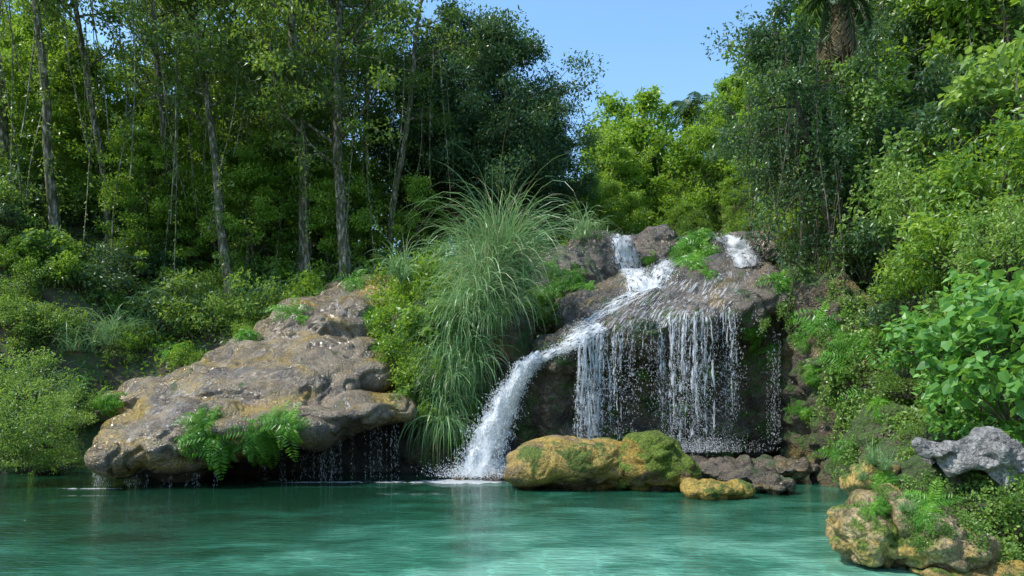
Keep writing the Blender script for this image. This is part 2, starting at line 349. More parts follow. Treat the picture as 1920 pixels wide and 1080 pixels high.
make_rock("boulder",[(1060,868,16.7,1.45,1.1,.68),(1130,875,16.9,1.2,1.1,.7),(1010,885,16.6,.85,.9,.45)],0.04,M_OCHRE,"large yellow-brown boulder sitting in the pool",amps=(0.16,0.07,0.018),seed=6,scales=(0.9,1.6,4),group="boulders in the pool",sm=18,crack=.06)
make_rock("boulder",[(1225,855,16.3,.72,.8,.6),(1265,885,16.1,.6,.7,.4),(1190,880,16.4,.6,.8,.5)],0.04,M_OCHREM,"moss covered yellow boulder leaning beside a larger one",amps=(0.16,0.11,0.03),seed=7,scales=(0.9,2.0,5),group="boulders in the pool",crack=.05,sm=8)
make_rock("boulder",[(1330,918,14.9,.62,.6,.22),(1375,920,14.9,.35,.4,.18)],0.03,M_OCHRE,"low flat ochre rock at the waterline",amps=(0.10,0.10,0.03),seed=8,scales=(1.2,2.2,5),group="boulders in the pool")
make_rock("boulder",[(1445,908,15.6,.5,.5,.24),(1400,893,16.6,.8,.7,.22)],0.035,M_SLAB,"dark wet grey rock below the falls",amps=(0.10,0.14,0.04),seed=9,scales=(1.2,2.6,6),ridge=.1,group="boulders in the pool")
make_rock("boulder",[(1350,880,18,1.5,1.0,.34),(1450,878,18,1.1,1.0,.3),(1280,876,18.4,1.0,.9,.35)],0.045,M_SLAB,"wet grey rock ledge under the curtain of water",amps=(0.12,0.16,0.04),seed=10,scales=(1.2,2.2,5),ridge=.12,group="boulders in the pool")
make_rock("boulder",[(930,900,18.3,.35,.4,.2),(862,900,18.5,.25,.3,.15)],0.04,M_SLAB,"small wet rock at the foot of the chute",amps=(0.08,0.06,0.03),seed=14,scales=(1.2,2.6,6),group="boulders in the pool")
make_rock("boulder",[(1630,1000,8.6,.44,.5,.42),(1660,960,9.0,.35,.45,.35),(1640,900,9.8,.3,.45,.35)],0.022,M_SHORE,"pale tan shore boulder with patches of moss",amps=(0.10,0.12,0.035),seed=11,scales=(1.5,2.8,8),group="boulders on the bank",crack=.04,sm=8)
make_rock("boulder",[(1735,1005,8.3,.5,.55,.42),(1775,1030,8.2,.45,.5,.33)],0.022,M_SHORE,"rounded pale tan shore boulder dipping into the water",amps=(0.10,0.12,0.035),seed=16,scales=(1.5,2.8,8),group="boulders on the bank",crack=.04,sm=8)
make_rock("boulder",[(1850,1080,8.2,.6,.6,.25),(1780,1075,8.0,.4,.3,.12)],0.03,M_OCHRE,"low ochre slab at the edge of the water",amps=(0.08,0.06,0.02),seed=12,scales=(1.5,3.2,9),group="boulders on the bank")
make_rock("boulder",[(1795,852,9.0,.55,.5,.24,0,.2),(1860,862,8.9,.55,.5,.34,0,.35),(1755,850,9.2,.3,.4,.15),(1895,905,8.9,.3,.4,.2)],0.02,M_GREY,"jagged pale grey limestone boulder on the bank",amps=(0.08,0.14,0.04),seed=13,scales=(1.5,2.2,8),ridge=0.42,group="boulders on the bank",sm=2,crack=.12)
make_rock("boulder",[(1760,940,9.6,.8,.8,.6),(1880,960,9.2,.8,.9,.7),(1690,930,10,.5,.6,.5)],0.04,M_CLIFF,"dark mossy bank rock under leafy plants",amps=(0.12,0.10,0.03),seed=15,scales=(1.5,3.2,9),group="boulders on the bank")

def surf(px,py,maxd=60,only=None):
    o=Vector((0,0,CAMZ))
    for _t in range(40):
        d=Vector(((px-960)/F,1,(760-py)/F)).normalized()
        best=None
        for ob,bv in ALLR:
            if only and ob.name not in only: continue
            h=bv.ray_cast(o,d,maxd)
            if h[0] is not None and (best is None or h[3]<best[2]): best=(np.array(h[0]),np.array(h[1]),h[3])
        if best is not None or not only: break
        py+=4
    if best is None:
        for t in np.arange(5,90,0.1):
            q=o+d*t
            if q.z<H(q.x,q.y): best=(np.array(q),np.array([0,-.5,.8]),t); break
    return best

# ------------------------------------------------------------------ falling water
def foam_mat(name, lo, hi, sx, sy, dens=0.95, dist=.3):
    m,nt,N,Lk=mat_new(name)
    uv=N.new("ShaderNodeUVMap"); mp=N.new("ShaderNodeMapping"); mp.inputs["Scale"].default_value=(sx,sy,1); Lk.new(uv.outputs[0],mp.inputs[0])
    n=N.new("ShaderNodeTexNoise"); n.inputs["Scale"].default_value=1; n.inputs["Detail"].default_value=8; n.inputs["Roughness"].default_value=0.7; n.inputs["Distortion"].default_value=dist; Lk.new(mp.outputs[0],n.inputs[0])
    at=N.new("ShaderNodeAttribute"); at.attribute_name="rnd"
    a=N.new("ShaderNodeMath"); a.operation='ADD'; Lk.new(n.outputs[0],a.inputs[0]); Lk.new(at.outputs["Fac"],a.inputs[1])
    r=ramp(N,[(lo,0.0),(hi,dens)]); Lk.new(a.outputs[0],r.inputs[0])
    p=N.new("ShaderNodeBsdfPrincipled"); p.inputs["Base Color"].default_value=(0.92,0.94,0.95,1); p.inputs["Roughness"].default_value=0.25
    t=N.new("ShaderNodeBsdfTranslucent"); t.inputs["Color"].default_value=(0.92,0.95,0.97,1)
    ms=N.new("ShaderNodeMixShader"); ms.inputs[0].default_value=0.3; Lk.new(p.outputs[0],ms.inputs[1]); Lk.new(t.outputs[0],ms.inputs[2])
    b=N.new("ShaderNodeBump"); b.inputs["Distance"].default_value=0.05; Lk.new(n.outputs[0],b.inputs["Height"]); Lk.new(b.outputs[0],p.inputs["Normal"])
    tr=N.new("ShaderNodeBsdfTransparent"); m2=N.new("ShaderNodeMixShader")
    Lk.new(r.outputs[0],m2.inputs[0]); Lk.new(tr.outputs[0],m2.inputs[1]); Lk.new(ms.outputs[0],m2.inputs[2])
    o=N.new("ShaderNodeOutputMaterial"); Lk.new(m2.outputs[0],o.inputs[0]); return m
M_FOAM=foam_mat("white_water",0.47,0.58,11,4.0,.97,.8)
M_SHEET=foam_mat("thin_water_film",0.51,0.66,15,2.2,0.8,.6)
M_FALL=foam_mat("falling_water",0.50,0.62,24,4.5,0.9,.5)
M_GLINT=foam_mat("painted_glints",0.50,0.72,5,4.0,0.7,1.2)  # white streaks painted on as sun glare over the outcrop
m,nt,N,Lk=mat_new("water_droplets")
p=N.new("ShaderNodeBsdfPrincipled"); p.inputs["Base Color"].default_value=(0.93,0.95,0.96,1); p.inputs["Roughness"].default_value=0.2
t=N.new("ShaderNodeBsdfTranslucent"); t.inputs["Color"].default_value=(0.93,0.96,0.98,1)
ms=N.new("ShaderNodeMixShader"); ms.inputs[0].default_value=0.4; Lk.new(p.outputs[0],ms.inputs[1]); Lk.new(t.outputs[0],ms.inputs[2])
o=N.new("ShaderNodeOutputMaterial"); Lk.new(ms.outputs[0],o.inputs[0]); M_DROP=m

def sheet(rows, off=0.05, ncol=18, nrow=60, bump=0.04, density=0.0, thick=0.0, edgek=.28, only=None):
    t=np.linspace(0,1,len(rows)); tt=np.linspace(0,1,nrow)
    rows=np.array(rows,float)
    rr=np.stack([np.interp(tt,t,rows[:,k]) for k in range(rows.shape[1])],1)
    V=np.zeros((nrow,ncol,3)); U=np.linspace(0,1,ncol)
    for i in range(nrow):
        for j,u in enumerate(U):
            if rows.shape[1]==4:
                px=rr[i,0]*(1-u)+rr[i,2]*u; py=rr[i,1]*(1-u)+rr[i,3]*u
                h=surf(px,py,only=only); V[i,j]=h[0]+nrm(h[1])*off
            else:
                V[i,j]=rr[i,:3]*(1-u)+rr[i,3:6]*u
    for _ in range(3):
        V[1:-1]=0.5*V[1:-1]+0.25*(V[:-2]+V[2:]); V[:,1:-1]=0.5*V[:,1:-1]+0.25*(V[:,:-2]+V[:,2:])
    V[:,:,1]-=thick*np.sin(np.pi*U)[None,:]
    nzv=np.array([[noise.noise(Vector((V[i,j,0]*4,V[i,j,1]*4,V[i,j,2]*2))) for j in range(ncol)] for i in range(nrow)])
    V[:,:,1]-=nzv*bump; V[:,:,2]+=nzv*bump
    edge=-edgek*np.abs(U*2-1)**3
    ln=np.concatenate([[0],np.cumsum(np.linalg.norm(np.diff(V[:,ncol//2],axis=0),axis=1))])
    w=np.linalg.norm(V[:,-1]-V[:,0],axis=1)
    uv=np.stack([np.broadcast_to(U[None]*w.mean(),(nrow,ncol)),np.broadcast_to(ln[:,None],(nrow,ncol))],-1)+R.rand(2)*9
    rnd=np.broadcast_to(edge[None]+density,(nrow,ncol)).copy()
    rnd[0]-=.1; rnd[-1]-=.12
    mb=MB(); i,j=np.meshgrid(np.arange(nrow-1),np.arange(ncol-1),indexing='ij'); b0=(i*ncol+j).ravel()
    mb.add(V.reshape(-1,3),np.stack([b0,b0+1,b0+ncol+1,b0+ncol],-1),rnd=rnd.ravel(),uv=uv.reshape(-1,2))
    return mb,V

def drops(mb, P, L, W, mat=0):
    n=len(P); L=np.broadcast_to(L,(n,)); W=np.broadcast_to(W,(n,))
    base=np.array([[0,0,1],[1,0,.2],[0,1,.2],[-1,0,.2],[0,-1,.2],[0,0,-1]],float)
    v=P[:,None,:]+base[None]*np.stack([W,W,L],-1)[:,None,:]
    f=np.array([[0,1,2],[0,2,3],[0,3,4],[0,4,1],[5,2,1],[5,3,2],[5,4,3],[5,1,4]])
    mb.add(v.reshape(-1,3),f3=(np.arange(n)[:,None,None]*6+f[None]).reshape(-1,3),mat=mat)
def spray(mb,V,k,sd,L=.02,W=.008,mat=1):
    nr,nc=V.shape[:2]; P=V[R.randint(0,nr,k),R.randint(0,nc,k)]+R.normal(size=(k,3))*sd
    drops(mb,P,.006+R.rand(k)*L,.003+R.rand(k)*W,mat=mat)

def wf(name,mb,mats,label,kindcat="waterfall"):
    o=obj(name,mb.mesh(name,mats,True)); tag(o,label,kindcat); return o
WC=("waterfall_cliff",)
def cascade(rows,dens,label,k=900):
    mbx,V=sheet(rows,off=.08,density=dens,only=WC,bump=.08,ncol=22); spray(mbx,V,k,.07)
    wf("waterfall",mbx,[M_FOAM,M_DROP],label)
cascade([(1140,440,1184,440),(1140,475,1200,472),(1150,505,1210,500),(1168,530,1225,522),(1165,552,1250,545)],.10,"white cascade sliding down an upper rock step")
cascade([(1232,486,1262,486),(1212,510,1272,510),(1200,530,1268,525),(1180,552,1250,545)],.06,"short white cascade beside a mossy mound",700)
cascade([(1300,436,1340,436),(1330,449,1400,449),(1350,465,1418,462),(1362,485,1422,482),(1372,504,1422,502)],.12,"broad white cascade pouring between shrubs",1200)
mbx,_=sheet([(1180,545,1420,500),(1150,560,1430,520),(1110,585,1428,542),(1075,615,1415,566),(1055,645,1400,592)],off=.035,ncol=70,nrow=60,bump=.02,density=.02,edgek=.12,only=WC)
wf("water_or_glint_film",mbx,[M_SHEET],"thin shining film of water over the sloping slab","water film")
mbx,V=sheet([(1165,548,1250,540),(1120,575,1200,565),(1080,605,1140,600),(1050,635,1095,635)],off=.06,ncol=24,nrow=50,bump=.05,density=.05,only=WC); spray(mbx,V,900,.06)
wf("water_or_glint_film",mbx,[M_FOAM,M_DROP],"white rushing runnel along the edge of the slab","water film")
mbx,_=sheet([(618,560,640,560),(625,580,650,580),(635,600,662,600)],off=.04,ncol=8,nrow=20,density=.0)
wf("water_or_glint_film",mbx,[M_SHEET],"small trickle on the upper outcrop","water film")
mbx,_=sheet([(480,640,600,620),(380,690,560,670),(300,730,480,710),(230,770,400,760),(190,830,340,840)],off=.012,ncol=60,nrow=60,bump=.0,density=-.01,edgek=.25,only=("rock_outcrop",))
wf("water_or_glint_film",mbx,[M_GLINT],"white streaks painted as wet glints on the rounded outcrop","water film")  # white streaks stand in for sun glare on the wet rock
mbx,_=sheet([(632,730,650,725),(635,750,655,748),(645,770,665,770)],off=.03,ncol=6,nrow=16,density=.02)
wf("water_or_glint_film",mbx,[M_SHEET],"thin white trickle in a rock crease","water film")
pathc=[(1008,664,19.4,.2),(985,688,19.0,.28),(955,735,18.8,.36),(930,790,18.65,.46),(908,845,18.5,.58),(897,895,18.4,.74)]
rows=[]
for (a,bq,c,w) in pathc:
    q=sv(a,bq,c); rows.append([q[0]-w,q[1]+.05,q[2]+w*.15,q[0]+w,q[1]+.15,q[2]-w*.15])
mbx,Vc=sheet(rows,nrow=80,ncol=26,bump=.16,density=.10,thick=.3)
for dy,dx,dn in ((.12,.05,.10),(.25,.1,.10),(.35,.0,.12)):
    m2_,_=sheet([[r0[0]+dx,r0[1]+dy,r0[2],r0[3]+dx,r0[4]+dy,r0[5]] for r0 in rows],nrow=70,ncol=20,bump=.18,density=dn,thick=.2)
    mbx.merge(m2_,0)
k=6000; ti=R.randint(5,80,k); uj=R.randint(0,26,k)
Pd=Vc[ti,uj]+R.normal(size=(k,3))*np.array([.10,.12,.08])*(0.3+ti[:,None]/60)
drops(mbx,Pd,0.01+R.rand(k)*.025,0.004+R.rand(k)*.008,mat=1)
k=2500; Pb=np.array([-.95,18.1,.12])+np.abs(R.normal(size=(k,3)))*np.array([0,0,.16])+R.normal(size=(k,3))*np.array([.55,.3,0]); drops(mbx,Pb,.006+R.rand(k)*.012,.005+R.rand(k)*.008,mat=1)
wf("waterfall",mbx,[M_FOAM,M_DROP],"foaming white chute of water falling into the pool")
mbx,V=sheet([(1110,608,1150,620),(1070,632,1100,648),(1035,650,1060,668),(995,664,1022,686)],off=.09,density=.08,nrow=40,only=WC,bump=.06); spray(mbx,V,700,.06)
wf("water_or_glint_film",mbx,[M_FOAM,M_DROP],"white runnel crossing the rock lip toward the chute","water film")

lipx=[1075,1100,1140,1180,1220,1260,1300,1340,1380,1400]
lipy=[650,640,628,618,610,602,594,588,584,582]
def lipp(px):
    py=np.interp(px,lipx,lipy)+R.uniform(-14,10); h=surf(px,py,only=WC); q=h[0].copy()
    if q[1]>20.5: q[1]=19.6
    return q
mbw=MB()
def strand(px,dn,width,zend):
    q=lipp(px); z0=q[2]+.06; y0=q[1]-.05; n=22
    vy=.10+.10*R.rand(); tq=np.linspace(0,1,n); zz=z0-(z0-zend)*tq; fall=np.sqrt(np.maximum(z0-zz,0))
    wob=np.cumsum(R.normal(size=n))*.012
    yy=y0-vy*fall; dr=R.normal()*.06; xx=q[0]+dr*fall-.03*fall+wob
    ww=width*(.5+.9*tq)*(.6+.8*R.rand(n))
    v=np.stack([np.stack([xx-ww,yy+.02,zz],1),np.stack([xx,yy-.03,zz],1),np.stack([xx+ww,yy+.02,zz],1)],1).reshape(-1,3)
    f=np.array([[3*i+c,3*i+c+1,3*i+c+4,3*i+c+3] for i in range(n-1) for c in (0,1)])
    uo=R.rand(2)*30; uv=np.stack([np.tile([-1,0,1],n)*width+uo[0],np.repeat((z0-zz)*(1-.35*tq),3)+uo[1]],1)
    den=np.repeat(dn-.10*tq+R.normal(size=n)*.05,3)+np.tile([-.12,.03,-.12],n)
    mbw.add(v,f,rnd=den,uv=uv,mat=1)
    nn=int((60+90*R.rand())*(z0-zend)*max(.14,dn+.22))
    tt=R.rand(nn)**.8; z2=z0-(z0-zend)*tt; fl=np.sqrt(np.maximum(z0-z2,0)); wo=np.interp(tt,tq,wob)
    drops(mbw,np.stack([q[0]+dr*fl-.03*fl+wo+R.normal(size=nn)*(.008+.045*fl),y0-vy*fl+R.normal(size=nn)*.04*(1+fl),z2],1),.006+.028*R.rand(nn)**2,.003+.0055*R.rand(nn))
for _k in range(32): strand(R.uniform(1084,1130),.04+.07*R.rand(),.02+.06*R.rand(),.5+R.rand()*.9)
for _k in range(16): strand(R.uniform(1128,1168),.0+.08*R.rand(),.015+.04*R.rand(),.7+R.rand()*2.0)
for _k in range(26): strand(R.uniform(1165,1240),-.05+.08*R.rand(),.010+.025*R.rand(),.9+R.rand()*2.9)
for _k in range(44): strand(np.clip(R.normal(1284,24),1236,1328),.0+.10*R.rand(),.015+.05*R.rand(),.5+R.rand()**1.6*2.4)
for _k in range(9): strand(R.uniform(1325,1350),-.04+.06*R.rand(),.012+.02*R.rand(),1.5+R.rand()*2.0)
for _k in range(13): strand(R.uniform(1350,1374),.0+.06*R.rand(),.012+.025*R.rand(),1.0+R.rand()*1.2)
for _k in range(3): strand(R.uniform(1378,1410),-.05+.05*R.rand(),.01+.02*R.rand(),2.2+R.rand()*1.9)
k=1800; Pb=np.array([5.0,18.3,.75])+R.normal(size=(k,3))*np.array([.8,.25,0])+np.abs(R.normal(size=(k,3)))*np.array([0,0,.2]); drops(mbw,Pb,.006+R.rand(k)*.012,.003+R.rand(k)*.005)
wf("waterfall",mbw,[M_DROP,M_FALL],"curtain of thin white strands falling from the cliff lip")
def dribbles(xs_px, z0s, d, n, zb, label):
    mb=MB()
    for px in xs_px:
        x=(px-960)/F*d+R.normal()*.05; z0=z0s(px)
        nn=int(n*(z0-zb))
        if nn<2: continue
        zz=z0-(z0-zb)*R.rand(nn)
        drops(mb,np.stack([x+R.normal(size=nn)*.015,np.full(nn,d)+R.normal(size=nn)*.05,zz],1),.008+.03*R.rand(nn),.002+.0028*R.rand(nn))
    wf("water_dribble",mb,[M_DROP],label,"dripping water")
dribbles(list(1444+16*R.rand(6)),lambda p:3.4+R.rand()*.8,19.2,34,.9,"thin thread of water dripping down the mossy cliff")
dribbles(list(R.uniform(600,640,18))+list(R.uniform(480,780,40)),lambda p:2+(760-np.interp(p,[480,560,640,780],[850,830,815,790]))/F*18.0,18.0,20,.0,"fine drips falling from the dark overhang")
dribbles(list(R.uniform(176,200,14))+list(R.uniform(245,262,8))+list(R.uniform(180,420,16)),lambda p:.34,16.7,40,.0,"short drips falling from a rounded rock lobe")
mbf=MB()
def foam_patch(cx,cy,rx,ry,z,k=.12):
    nn=24; th=np.linspace(0,2*np.pi,nn,endpoint=False); rad=np.linspace(0,1,8)
    V=[];A=[];U=[]
    for r0 in rad:
        for t0 in th: V.append((cx+rx*r0*math.cos(t0),cy+ry*r0*math.sin(t0),z)); A.append(k-.36*r0*r0); U.append((V[-1][0]*.35,V[-1][1]*1.2))
    Fq=[(a*nn+b,a*nn+(b+1)%nn,(a+1)*nn+(b+1)%nn,(a+1)*nn+b) for a in range(7) for b in range(nn)]
    mbf.add(V,Fq,rnd=A,uv=np.array(U))
foam_patch(-1.3,17.9,1.5,.8,.006,.18); foam_patch(-4.5,17.7,3.4,.3,.010,.06); foam_patch(-10.0,16.3,1.5,.25,.014,0.05); foam_patch(6,17.0,1.2,.4,.018,.02); foam_patch(-2.6,17.6,1.5,.4,.022,.08)
o=obj("foam",mbf.mesh("foam",[M_FOAM])); tag(o,"white foam drifting on the pool below the falls","foam",kind="stuff")

# ------------------------------------------------------------------ plants
def branch(p0,d0,length,n,curl,droop=0):
    pts=[np.array(p0,float)]; d=nrm(np.array(d0,float))
    for k in range(n):
        d=nrm(d+R.normal(size=3)*curl+np.array([0,0,-droop])); pts.append(pts[-1]+d*length/n)
    return np.array(pts)
def clump(mb,c,r,n,L,mat,flat=.55,cr=None,kind=0,wf_=.24):
    g=rdir(n)*(R.rand(n,1)**.45); P=c+g*np.array([r,r,r*flat])
    D=rdir(n,-.25)+g*.7; Nn=rdir(n,1.1,.6)
    cr=R.rand() if cr is None else cr
    LL=L*(.6+.7*R.rand(n))
    leaves(mb,P,D,Nn,LL,LL*wf_,mat,rnd=np.clip(.5*cr+.5*R.rand(n),0,1),kind=kind)

def tree_mesh(h,r0,cb,spread,nb,nsub,nl,L,leafm,barkm,clr=.9,flat=.5,bend=.05,lower=0,droop=0.0,vines=0,kind=0,wf_=.24,brom=0):
    T=MB(); C=MB()
    tp=branch((0,0,-.6),(R.normal()*.03,R.normal()*.03,1),h+.6,12,bend); tp[:,2]=np.linspace(-.6,h*.96,13)
    tr=r0*(1-.75*np.linspace(0,1,13)); tr[0]*=1.9; tr[1]*=1.15
    tube(T,tp,tr,8)
    def tpt(f):
        k=f*12; i=min(int(k),11); return tp[i]*(1-(k-i))+tp[i+1]*(k-i)
    for b in range(nb):
        f=cb+(1-cb)*((b+R.rand())/nb); p=tpt(min(f,.99)); az=b*2.4+R.rand()
        prof=math.sin(math.pi*min(1,max(.12,(f-cb)/(1-cb)*.85+.2)))
        ln=spread*(.55+.6*R.rand())*(.45+.55*prof)
        bp=branch(p,(math.cos(az),math.sin(az),.35+.5*R.rand()),ln,6,.18,droop)
        br=r0*.36*(1-.8*np.linspace(0,1,7))*(.6+.4*(1-f)); tube(T,bp,br,5)
        for s in range(nsub):
            k=R.randint(2,7); q=bp[k]; sp=branch(q,nrm(bp[k]-bp[k-1])+rdir(1,.15)[0]*1.0,ln*(.25+.4*R.rand()),4,.2)
            tube(T,sp,np.linspace(br[k]*.7+.01,.008,5),4)
            clump(C,sp[-1],clr*(.5+.8*R.rand()),nl,L,0,flat,kind=kind,wf_=wf_)
            if R.rand()<.6: clump(C,sp[2],clr*.6,nl//2,L,0,flat,kind=kind,wf_=wf_)
        if brom and R.rand()<.5:
            q=bp[R.randint(1,5)]+np.array([0,0,.05]); nn=26; az2=R.rand(nn)*6.28
            leaves(C,np.repeat(q[None],nn,0),np.stack([np.cos(az2),np.sin(az2),.2+R.rand(nn)],1),rdir(nn,1),.45,.02,0,rnd=.2+.3*R.rand(nn))
    for s in range(lower):
        f=.08+R.rand()*cb; p=tpt(f)+rdir(1)[0]*.35; clump(C,p,clr*.5,nl//3,L*.8,0,1.1)
    for v in range(vines):
        f=cb+R.rand()*(1-cb)*.8; p=tpt(f)+rdir(1)[0]*np.array([1,1,0])*spread*.6
        ln=h*(.25+.4*R.rand()); vp=branch(p,(0,0,-1),ln,10,.05,.1); tube(T,vp,.012+.01*R.rand(),4)
        nn=int(ln*9); idx=R.rand(nn)*9.99; i0=idx.astype(int); q=vp[i0]+(vp[i0+1]-vp[i0])*(idx-i0)[:,None]
        leaves(C,q+R.normal(size=(nn,3))*.05,rdir(nn,-.6),rdir(nn,.4),L*.8,L*.22,0)
    return T.mesh("trunk",[barkm],True),C.mesh("crown",[leafm])

TREES={}
for k in range(3): TREES["A%d"%k]=tree_mesh(16+k,.30,.36,4.0,20,6,95,.20,M_LEAF_A,M_BARK,.8,lower=18,vines=8,brom=1)
for k in range(3): TREES["B%d"%k]=tree_mesh(7.5,.10,.12,2.1,18,4,95,.17,M_LEAF_B,M_BARKD,.6,lower=6,vines=3)
TREES["C0"]=tree_mesh(13,.25,.22,3.5,42,6,150,.18,M_LEAF_D,M_BARKD,.85,flat=.65,lower=6)
for k in range(2): TREES["S%d"%k]=tree_mesh(14+k,.18,.5,2.4,15,4,75,.17,M_LEAF_A,M_BARK,.65,bend=.06,lower=26,vines=8,brom=1)
TREES["V0"]=tree_mesh(8,.14,.05,2.3,28,5,110,.16,M_LEAF_V,M_BARKD,.6,flat=1.0,droop=.18,vines=34)
TREES["V1"]=tree_mesh(9,.15,.15,2.6,24,5,80,.21,M_LEAF_B,M_BARK,.65,flat=.7,droop=.05,vines=20,kind=1,wf_=.3)
TREES["V2"]=tree_mesh(10,.2,.35,2.7,26,5,110,.16,M_LEAF_D,M_BARKD,.65,flat=.9,droop=.22,vines=45)
LAB={"A":("tall rainforest tree with vines and moss on its trunk","tree","tall forest trees"),
 "B":("small understory tree with bright backlit leaves","tree","understory trees"),
 "C":("dense dark green broad crowned tree above the falls","tree","dark crowned trees"),
 "S":("slender tall tree with pale bark and sparse leaves","tree","slender forest trees"),
 "V":("tree draped in climbing vines on the steep bank","tree","vine covered trees")}
def put_tree(kind,x,y,sc=1.0,rot=None,z=None,label=None):
    e=bpy.data.objects.new("tree",None); e.empty_display_size=.3; link(e)
    e.location=(x,y,(float(H(x,y)) if z is None else z)); e.rotation_euler=(0,0,R.rand()*6.28 if rot is None else rot)
    e.scale=(sc,sc,sc)
    T,C=TREES[kind]; obj("trunk",T,parent=e); obj("crown",C,parent=e)
    l=LAB[kind[0]]; tag(e,label or l[0],l[1],l[2]); return e
for (k,px,d,sc) in [("S0",438,25.5,1.15),("A0",570,28,1.05),("A1",645,26.5,.95),("S1",110,26,1.1),("S0",10,27,1.05),("S1",720,29,.95),("A1",400,33,.92),
                    ("A1",540,36,1.0),("S0",330,28.5,1.0),("A0",690,34,.95),("S0",480,30,1.1),("S1",610,31,1.1),("S0",210,28,1.0),("A2",500,32,.95),("A2",280,31,.72),("A0",60,32,.78)]:
    put_tree(k,px2x(px,d),d,sc)
put_tree("C0",px2x(950,30),30,.90); put_tree("C0",px2x(1015,33),33,.70); put_tree("C0",px2x(865,32),32,.90); put_tree("C0",px2x(790,35),35,.85); put_tree("C0",px2x(560,40),40,.8); put_tree("C0",px2x(420,40),40,.7)
def scatter(kinds,n,x0,x1,y0,y1,s0,s1):
    for c in range(n):
        y=R.uniform(y0,y1); x=px2x(R.uniform(x0,x1),y)
        put_tree(kinds[R.randint(len(kinds))],x,y,R.uniform(s0,s1))
scatter(["B0","B1","B2"],36,-60,780,26.5,34,.5,.95)
scatter(["B0","B1","B2"],5,-60,350,34,46,.55,.7)
scatter(["B0","B1","B2"],12,350,1000,34,46,.8,1.2)
scatter(["B0","B1"],10,760,1120,32,40,.5,.7)
scatter(["B0","B2","V1"],10,1080,1300,38,46,.9,1.2)
scatter(["B0","V0"],8,1080,1330,34,40,.45,.7)
scatter(["V1","V2","B2"],8,1300,1500,33,42,.6,.85)
for (k,px,d,sc) in [("V1",1450,31,.8),("V0",1500,27.5,.85),("V2",1630,20.8,1.0),("V1",1690,21,.9),("V2",1560,23.5,.95),("V2",1760,19,.8),("V1",1850,17.5,.8),("V2",1720,23,1.0),("A0",1640,26,.75),("V0",1800,23,1.0),("V1",1910,21,1.1),("A1",1850,24,.7),("V1",1540,30,.95),("B2",1880,15.5,.6),("B1",1380,31,.5)]:
    put_tree(k,px2x(px,d),d,sc)
put_tree("V2",px2x(1570,19.8),19.8,.82,z=5.3,label="dark vine draped tree leaning over the mossy cliff")

def shrub_mesh(r,h,nc,nl,L,leafm,kind=0,wf_=.24,flat=.8,cl=.28):
    m=MB()
    for k in range(nc):
        a=R.rand()*6.28; rr=r*math.sqrt(R.rand())*.85; zz=h*(.15+.85*R.rand())*(1-.5*(rr/r)**2)
        c=np.array([rr*math.cos(a),rr*math.sin(a),zz])
        tube(m,branch((rr*.2*math.cos(a),rr*.2*math.sin(a),-.2),(rr*math.cos(a)*.6,rr*math.sin(a)*.6,zz),np.linalg.norm(c),4,.08),np.linspace(.02,.006,5),4,mat=1)
        clump(m,c,r*cl*(.7+.6*R.rand()),nl,L,0,flat,kind=kind,wf_=wf_)
    return m.mesh("shrub",[leafm,M_BARKD])
SH=[shrub_mesh(1.2,1.6,30,70,.14,M_LEAF_B),shrub_mesh(1.3,1.3,30,80,.11,M_LEAF_V),shrub_mesh(1.0,1.9,24,70,.15,M_LEAF_A),shrub_mesh(1.2,1.5,36,90,.09,M_LEAF_V),shrub_mesh(1.1,1.6,26,34,.19,M_LEAF_V,1,.36),shrub_mesh(1.1,1.5,24,60,.15,M_LEAF_D)]
BS=[shrub_mesh(1.0,1.3,24,13,.25,M_LEAF_H,1,.42,.7,.42),shrub_mesh(.9,1.1,20,13,.21,M_LEAF_H,1,.42,.7,.42)]
for mm in BS: mm.name="broadleaf_shrub"
SL=["leafy green shrub on the forest slope","low sprawling shrub with small light green leaves","upright dark green shrub under the trees","fine leaved shrub on the bank","shrub with large oval leaves on the bank","dark leafy shrub in the shade"]
def put_shrub(i,x,y,z=None,sc=1.0):
    o=obj("shrub",SH[i],(x,y,(float(H(x,y)) if z is None else z)),R.rand()*6.28,sc); tag(o,SL[i],"shrub","shrubs on the slopes"); return o
def put_broad(i,x,y,z=None,sc=1.0):
    o=obj("broadleaf_shrub",BS[i],(x,y,(float(H(x,y)) if z is None else z)),R.rand()*6.28,sc); tag(o,"broadleaf shrub with large glossy heart shaped leaves","shrub","broadleaf shrubs"); return o
for k in range(75):
    y=R.uniform(24.2,31); x=px2x(R.uniform(-80,760),y); put_shrub([0,1,2,3,4,5][R.randint(6)],x,y,sc=R.uniform(.6,1.3))
for k in range(20):
    y=R.uniform(19.5,24); x=px2x(R.uniform(-60,230),y); put_shrub(R.randint(6),x,y,sc=R.uniform(.5,.8),z=max(.1,float(H(x,y))))
for k in range(34):
    y=R.uniform(22.8,25.5); px=R.uniform(-60,560); x=px2x(px,y); put_shrub([0,1,3,4][R.randint(4)],x,y,sc=R.uniform(.4,.7))
for k in range(26):
    y=R.uniform(29.8,36); x=px2x(R.uniform(1000,1500),y); put_shrub([0,1,3][R.randint(3)],x,y,sc=R.uniform(.6,1.1))
n=0
while n<56:
    y=R.uniform(11.5,27); x=px2x(R.uniform(1490,2000),y); s=x-np.interp(y,[8,19,30],[4.9,8.6,8.8])
    if s<1.2: continue
    put_shrub([0,1,3,4,5,2][R.randint(6)],x,y,sc=R.uniform(.6,1.2)*(0.75 if y<14 else 1)); n+=1
